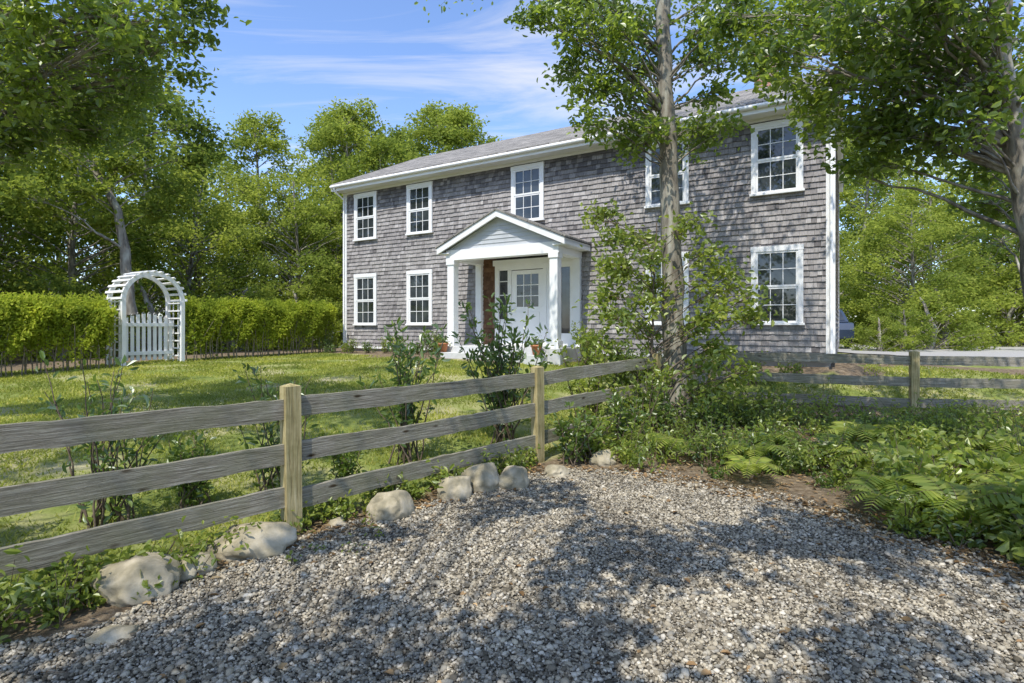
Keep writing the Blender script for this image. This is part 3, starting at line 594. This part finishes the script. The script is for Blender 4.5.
for t in np.linspace(.06,np.pi-.06,15):
    c,s=math.cos(t),math.sin(t);r0,r1=AW+.052,AW+.08;w=.028
    V=[(r*c-w*k*s,y,HS+r*s+w*k*c) for y in (-AD-.1,AD+.1) for r,k in ((r0,-1),(r1,-1),(r1,1),(r0,1))]
    b.add(V,[(0,1,2,3),(7,6,5,4),(0,4,5,1),(1,5,6,2),(2,6,7,3),(3,7,4,0)],0)
for x in (-AW,AW):
    for z in np.arange(.15,HS,.2): b.box((x-.012,-AD+.045,z),(x+.012,AD-.045,z+.035))
    for y in (-.12,.12): b.box((x-.03,y-.015,0),(x-.0125,y+.015,HS))
b.obj('arch',[M_white],arb)
b=B()
for i,x in enumerate(np.linspace(-.6,.6,10)):
    hz=1.12+.16*math.cos(i/9*math.pi-math.pi/2);b.box((x-.04,-.03,.08),(x+.04,-.008,hz));b.add([(x-.04,-.03,hz),(x+.04,-.03,hz),(x,-.03,hz+.05),(x-.04,-.008,hz),(x+.04,-.008,hz),(x,-.008,hz+.05)],[(0,1,4,3),(1,2,5,4),(2,0,3,5)],0)
for z in (.22,.95): b.box((-.65,-.007,z),(.65,.03,z+.09))
b.obj('gate',[M_white],arb)

# ------------------------------------------------------------ shrubs
def shrub(name,x,y,h,w,stems,nl,ls,mat=M_shrub,up=.1,wid=.2,start=.25):
    b=B();z=h1(x,y);C=[];D=[]
    for _ in range(stems):
        a=rng.uniform(0,6.28);o=w*rng.uniform(.15,1);hh=h*rng.uniform(.5,1.0)
        p0=np.array([x+rng.normal(0,.11),y+rng.normal(0,.11),z-.03]);p2=np.array([x+o*math.cos(a),y+o*math.sin(a),z+hh]);p1=(p0+p2)/2+np.array([-.05*o*math.cos(a),-.05*o*math.sin(a),.05*hh])
        pl=bez(p0,p1,p2,9);pl[1:-1]+=rng.normal(0,.015,(7,3));tube(b,pl,np.linspace(.007+.003*h,.003,9),4,0)
        t=start+(1-start)*rng.random(nl)**.75;k=t*8;i=np.minimum(k.astype(int),7);f=(k-i)[:,None];pp=pl[i]*(1-f)+pl[i+1]*f
        tg=p2-p0;tg/=np.linalg.norm(tg);out=nrm(rng.normal(0,1,(nl,3)));d=nrm(out+tg*.8)
        C.append(pp+out*rng.uniform(0,.07,(nl,1)));D.append(d)
    leaves(b,np.concatenate(C),ls,1,up,'hex',wid,np.concatenate(D))
    return b.obj(name,[M_twig,mat])
shrub('lilac_shrub',-3.35,4.55,1.38,.55,22,20,.085,start=.12)
shrub('lilac_shrub',-2.22,5.25,1.34,.45,16,22,.085,start=.12)
shrub('lilac_shrub',-1.28,6.5,1.70,.52,18,32,.105,start=.15)
shrub('lilac_shrub',-.10,7.6,2.02,.70,26,40,.115,start=.15)
shrub('lilac_shrub',-4.1,3.9,1.0,.4,10,24,.085)
for x,y,h,w,ls,m_ in ((.75,6.75,.75,.4,.07,M_under2),(1.05,7.0,.6,.4,.08,M_under),(1.15,8.4,1.4,.5,.08,M_under),(1.75,8.9,1.35,.5,.085,M_under),(1.9,8.0,1.1,.5,.075,M_under),(2.2,8.4,.9,.45,.08,M_under2),(3.3,9.2,.9,.5,.085,M_under),(3.0,8.5,.7,.45,.08,M_under2),(4.3,9.4,.7,.5,.075,M_under),(1.5,7.5,.8,.45,.07,M_under2),(-2.9,5.0,.7,.3,.07,M_under2),(-1.7,5.6,.6,.3,.06,M_under2)):
    shrub('brush',x,y,h,w,15,32,ls,m_,.4,.3,.15)
sp=cl([(612,238,9),(640,255,9),(608,275,9.1),(625,262,8.8),(652,285,9.4),(695,228,9.2),(708,250,9),(722,268,9.1),(738,295,9),(750,318,9.1),(708,290,8.9),(638,300,8.9),(618,312,8.8),(604,300,9),(704,325,8.8),(722,310,8.7),(645,335,9.4),(598,345,8.8),(650,240,9.5),(722,345,9),(625,360,8.7),(700,365,8.7),(605,215,9.2),(600,390,8.6),(640,375,8.8),(710,390,8.6),(740,370,9)],.38,82,.10,2)
tree('oak_sapling',[(2.35,8.95,0),(2.25,8.95,1.0),(2.3,8.98,2.2),(2.35,9.0,3.4)],.03,sp,.105,M_under,'hex',6,M_twig,.4,.5,True,10,.3)
UG=[(.55,6.95),(1.4,6.45),(2.5,5.65),(3.0,4.85),(3.35,4.1),(3.8,3.5),(6,3),(9,4),(10,9),(7.2,9.7),(3.75,10.3),(2.4,8.9)]
def patch(name,pts,hs,ls,mat,nst=5,nl=14,wid=.3,up=.5):
    b=B();zz=H(pts[:,0],pts[:,1])
    for (x,y),z in zip(pts,zz):
        h=hs*rng.uniform(.3,1.2);C=[]
        for _ in range(nst):
            a=rng.uniform(0,6.28);o=h*rng.uniform(.15,.7);p0=np.array([x,y,z]);p2=np.array([x+o*math.cos(a),y+o*math.sin(a),z+h*rng.uniform(.6,1)])
            tube(b,np.stack([p0,(p0+p2)/2+[0,0,.05*h],p2]),[.004,.003,.002],3,0)
            t=.3+.7*rng.random((nl,1));C.append(p0+(p2-p0)*t+rng.normal(0,.025+.07*h,(nl,3)))
        C=np.concatenate(C);C[:,2]=np.maximum(C[:,2],z+.01)
        leaves(b,C,ls,1,up,'hex',wid)
    return b.obj(name,[M_twig,mat])
def clumpy(pts,a,b_,c,th,sd=.35):
    cn=np.sin(pts[:,0]*a+c)*np.cos(pts[:,1]*b_+c)+.5*np.sin(pts[:,0]*3.1+pts[:,1]*2.3+c)+rng.normal(0,sd,len(pts));return pts[cn>th]
patch('undergrowth',clumpy(scatter(UG,620),1.7,1.9,1,-.05,.25),.44,.062,M_under,6,15)
patch('undergrowth',clumpy(scatter(UG,480),1.3,2.3,3,0,.25),.34,.05,M_under2,6,16)
patch('undergrowth',clumpy(scatter([(3.2,4.4),(3.9,3.6),(6.5,3.2),(8,6),(5,7.5)],150),1.6,1.6,0,-.4),.6,.10,M_under,6,12,.36)
patch('tall_weeds',clumpy(scatter(UG,110),1.2,1.2,2,0),.80,.075,M_under,5,13,.2,.3)
pts3=np.concatenate([scatter([(-4.2,1.6),(-3.3,1.9),(-2.75,2.9),(-2.2,3.5),(-2.0,4.1),(-2.6,3.7)],70),scatter([(-2.1,4.1),(-1.6,4.62),(-.5,5.7),(.3,6.5),(.2,6.8),(-1.9,4.6)],60)])
patch('weeds',pts3,.26,.055,M_under,5,10)
patch('weeds',scatter([(-1.6,3.9),(-1.1,4.0),(-.9,4.9),(-1.6,4.6)],5),.07,.035,M_under,4,5)
patch('tall_weeds',np.array([(-3.0,2.85),(-2.9,3.15),(-3.1,3.05),(-2.6,3.5),(-.95,5.35),(-.7,5.5)]),.42,.075,M_under,7,11,.22)
fr=empty('fern_bed')
def fern(x,y,s,mat=M_under):
    b=B();z=h1(x,y)
    for k in range(10):
        a=k*.63+rng.uniform(-.2,.2);L=s*rng.uniform(.75,1.15);p0=np.array([x,y,z]);dr=np.array([math.cos(a),math.sin(a),0])
        pl=bez(p0,p0+dr*L*.35+[0,0,L*.95],p0+dr*L+[0,0,L*.4],20);tube(b,pl,np.linspace(.004,.001,20),3,0)
        T=nrm(np.gradient(pl,axis=0));S=nrm(np.cross(T,[0,0,1]))
        for i in range(3,20):
            w=L*.28*math.sin(math.pi*(i/21)**.75)+.01
            for sg in (-1,1):
                d=nrm(S[i]*sg+T[i]*.35);q=pl[i];e=q+d*w-np.array([0,0,w*.2]);bb=T[i]*w*.11
                b.add([q-bb*.6,q+bb*.6,e-(e-q)*.35+bb,e,e-(e-q)*.35-bb],[(0,1,2,3,4)],1,False,rng.random())
    b.obj('fern',[M_twig,mat],fr)
for x,y,s in ((3.7,4.5,.6),(4.1,4.05,.65),(4.5,4.8,.6),(3.55,5.2,.5),(5.0,5.6,.6),(4.4,3.4,.6),(2.9,6.6,.5),(3.3,7.2,.5),(5.8,6.4,.6),(2.1,7.0,.45),(4.6,7.4,.55),(1.7,7.6,.4),(3.9,3.75,.5),(3.3,4.75,.45),(4.0,5.9,.55),(5.4,4.6,.6),(4.9,4.0,.6),(2.6,6.0,.4),(5.2,7.8,.5),(6.6,7.4,.55),(6.2,5.3,.6),(3.9,6.7,.5)): fern(x,y,s)
fp=np.array([hw(x,-.75-rng.uniform(0,.3))[:2] for x in (.4,.9,1.5,2.1,2.8,3.4,4.1,4.8,5.2)]+[hw(x,-.8-rng.uniform(0,.5))[:2] for x in (9.7,10.1,10.5,11,11.6,12.2,12.9,13.6,14.3)])
for i,(x,y) in enumerate(fp): shrub('foundation_shrub',x,y,rng.uniform(.3,.6) if i<9 else rng.uniform(.3,.75),.3,12,24,.06,M_under if i%3 else M_shrub,.4,.3,.1)
shrub('foundation_shrub',*hw(4.6,-.9)[:2],.8,.4,16,34,.06,M_shrub,.4,.3,.1)
shrub('foundation_shrub',*hw(.1,-.9)[:2],.8,.35,16,34,.06,M_shrub,.4,.3,.1)
shrub('foundation_shrub',*hw(9.9,-1.3)[:2],1.1,.5,20,40,.07,M_under,.4,.3,.1)
P=np.concatenate([scatter(UG,4600),scatter([(.3,6.6),(1.4,6.1),(2.3,5.3),(2.8,4.5),(3.1,3.9),(3.4,3.3),(4.2,3.0),(3.0,4.9),(2.5,5.8),(1.4,6.6)],650),scatter([(-2.6,3.2),(-1.9,3.9),(-.4,5.4),(.4,6.4),(.3,6.9),(-3,3.6)],800),scatter(GP,300)])
b=B();leaves(b,np.concatenate([P,(H(P[:,0],P[:,1])+.022)[:,None]],1),.055,0,3.0,'hex',.3);b.obj('fallen_leaves',[M_litter])
b=B();P=scatter(GP,60)
for x,y in P:
    a=rng.uniform(0,6.28);l=rng.uniform(.04,.16);z=h1(x,y)+.03;tube(b,[(x,y,z),(x+l*.5*math.cos(a)+rng.normal(0,.008),y+l*.5*math.sin(a)+rng.normal(0,.008),z+.006),(x+l*math.cos(a),y+l*math.sin(a),z)],[.003,.0025,.0015],4,0)
b.obj('fallen_twigs',[M_twig])
G=scatter(LAWN,230000);dn=np.hypot(G[:,0],G[:,1]);G=G[rng.random(len(G))<np.clip(9/dn,0,1)]
den=np.sin(G[:,0]*2.3+np.sin(G[:,1]*1.7))*np.sin(G[:,1]*2.9)+rng.normal(0,.4,len(G));G=G[den>-.35]
n=len(G);z=H(G[:,0],G[:,1]);hh=rng.uniform(.02,.06,n);a=rng.uniform(0,6.28,n);w=.005+.0012*np.hypot(G[:,0],G[:,1])*.6
bx=np.cos(a)*w;by=np.sin(a)*w;ln=rng.normal(0,.03,(n,2))
V=np.stack([np.stack([G[:,0]-bx,G[:,1]-by,z-.005],-1),np.stack([G[:,0]+bx,G[:,1]+by,z-.005],-1),np.stack([G[:,0]+ln[:,0],G[:,1]+ln[:,1],z+hh],-1)],1)
b=B();b.add(V.reshape(-1,3),np.arange(n*3).reshape(-1,3),0,False,np.repeat(rng.random(n),3));b.obj('lawn_grass',[M_grass])

# ------------------------------------------------------------ parked car
car=empty('parked_car',(12.6,22.8,h1(12.6,22.8)+.03),math.radians(70))
M_car=simple('car_paint',[(.4,(.03,.05,.09)),(.6,(.035,.055,.10))],2,.25,0,spec=.6)
M_tire=simple('tire_rubber',[(.4,(.02,.02,.02)),(.6,(.03,.03,.03))],2,.8,0)
side=[(-2.25,.35),(-2.3,.7),(-2.2,.95),(-1.2,1.02),(.0,1.0),(1.2,.98),(2.0,.88),(2.25,.7),(2.25,.35)]
def prism(b,prof,w0,w1,mat):
    n=len(prof);V=[(x,-w0(z),z) for x,z in prof]+[(x,w0(z),z) for x,z in prof]
    b.add(V,[(i,(i+1)%n,n+(i+1)%n,n+i) for i in range(n)],mat);b.add(V[:n],[tuple(range(n))[::-1]],mat);b.add(V[n:],[tuple(range(n))],mat)
b=B();prism(b,side,lambda z:.9-.05*max(0,z-.8),None,0);cab=[(-1.9,.99),(-1.5,1.42),(-1.2,1.5),(.1,1.5),(.4,1.42),(1.15,.97)]
prism(b,cab,lambda z:.8-.28*(z-.99),None,0);b.obj('body',[M_car],car,bevel=.05)
b=B();prism(b,[(-1.72,1.04),(-1.42,1.38),(.28,1.38),(.9,1.04)],lambda z:.83-.28*(z-.99),None,0)
b.add([(-1.86,-.68,1.06),(-1.86,.68,1.06),(-1.55,.6,1.40),(-1.55,-.6,1.40)],[(0,1,2,3)],0);b.add([(1.1,-.68,1.03),(1.1,.68,1.03),(.52,.6,1.40),(.52,-.6,1.40)],[(0,1,2,3)],0);b.obj('windows',[M_glass],car)
b=B()
for x in (-1.4,1.4):
    for y in (-.86,.86): tube(b,[(x,y-.11,.33),(x,y-.10,.33),(x,y+.10,.33),(x,y+.11,.33)],[.2,.33,.33,.2],20,0)
b.obj('wheels',[M_tire],car)

# ------------------------------------------------------------ light, sky, camera
EL=math.radians(58);hz=SUNH;sd=Vector((hz[0]*math.cos(EL),hz[1]*math.cos(EL),math.sin(EL)))
L=bpy.data.lights.new('sun','SUN');L.energy=5;L.angle=math.radians(.5);L.color=(1,.95,.86)
o=bpy.data.objects.new('sun',L);link(o);o.rotation_euler=sd.to_track_quat('Z','Y').to_euler();o.location=(0,0,30)
w=bpy.data.worlds.new('World');SC.world=w;w.use_nodes=True;nt=w.node_tree;nd=nt.nodes;lk=nt.links
bgn=nd['Background'];sky=nd.new('ShaderNodeTexSky');sky.sky_type='NISHITA';sky.sun_disc=False;sky.sun_elevation=EL;sky.sun_rotation=math.atan2(hz[0],hz[1])
sky.air_density=1.0;sky.dust_density=.6;sky.ozone_density=1.5
tc=nd.new('ShaderNodeTexCoord');sp_=nd.new('ShaderNodeSeparateXYZ');lk.new(tc.outputs['Generated'],sp_.inputs[0])
mz=nd.new('ShaderNodeMath');mz.operation='MAXIMUM';mz.inputs[1].default_value=.05;lk.new(sp_.outputs[2],mz.inputs[0])
dx=nd.new('ShaderNodeMath');dx.operation='DIVIDE';lk.new(sp_.outputs[0],dx.inputs[0]);lk.new(mz.outputs[0],dx.inputs[1])
dy=nd.new('ShaderNodeMath');dy.operation='DIVIDE';lk.new(sp_.outputs[1],dy.inputs[0]);lk.new(mz.outputs[0],dy.inputs[1])
cb=nd.new('ShaderNodeCombineXYZ');lk.new(dx.outputs[0],cb.inputs[0]);lk.new(dy.outputs[0],cb.inputs[1])
mp=nd.new('ShaderNodeMapping');mp.inputs['Rotation'].default_value=(0,0,.5);mp.inputs['Scale'].default_value=(.55,1.5,1);lk.new(cb.outputs[0],mp.inputs['Vector'])
n=nd.new('ShaderNodeTexNoise');n.inputs['Scale'].default_value=1.1;n.inputs['Detail'].default_value=10;n.inputs['Roughness'].default_value=.62;n.inputs['Distortion'].default_value=.7;lk.new(mp.outputs[0],n.inputs['Vector'])
r=ramp(nd,[(.48,(0,0,0)),(.74,(.8,.8,.8))]);lk.new(n.outputs['Fac'],r.inputs['Fac'])
skc=mixc(nd,lk,1.0,sky.outputs[0],(1.5,1.63,1.92),'MULTIPLY')
c=mixc(nd,lk,r.outputs['Color'],skc,(6.9,6.8,6.8));lk.new(c,bgn.inputs['Color']);bgn.inputs['Strength'].default_value=.15
cam=bpy.data.cameras.new('camera');cam.sensor_width=36;cam.lens=36*550/1024;cam.shift_y=-15.5/1024;cam.clip_end=1000;cam.clip_start=.05
o=bpy.data.objects.new('camera',cam);link(o);o.location=(0,0,EYE);o.rotation_euler=(math.radians(90),0,0);SC.camera=o
SC.view_settings.view_transform='Standard';SC.view_settings.look='None';SC.view_settings.exposure=0
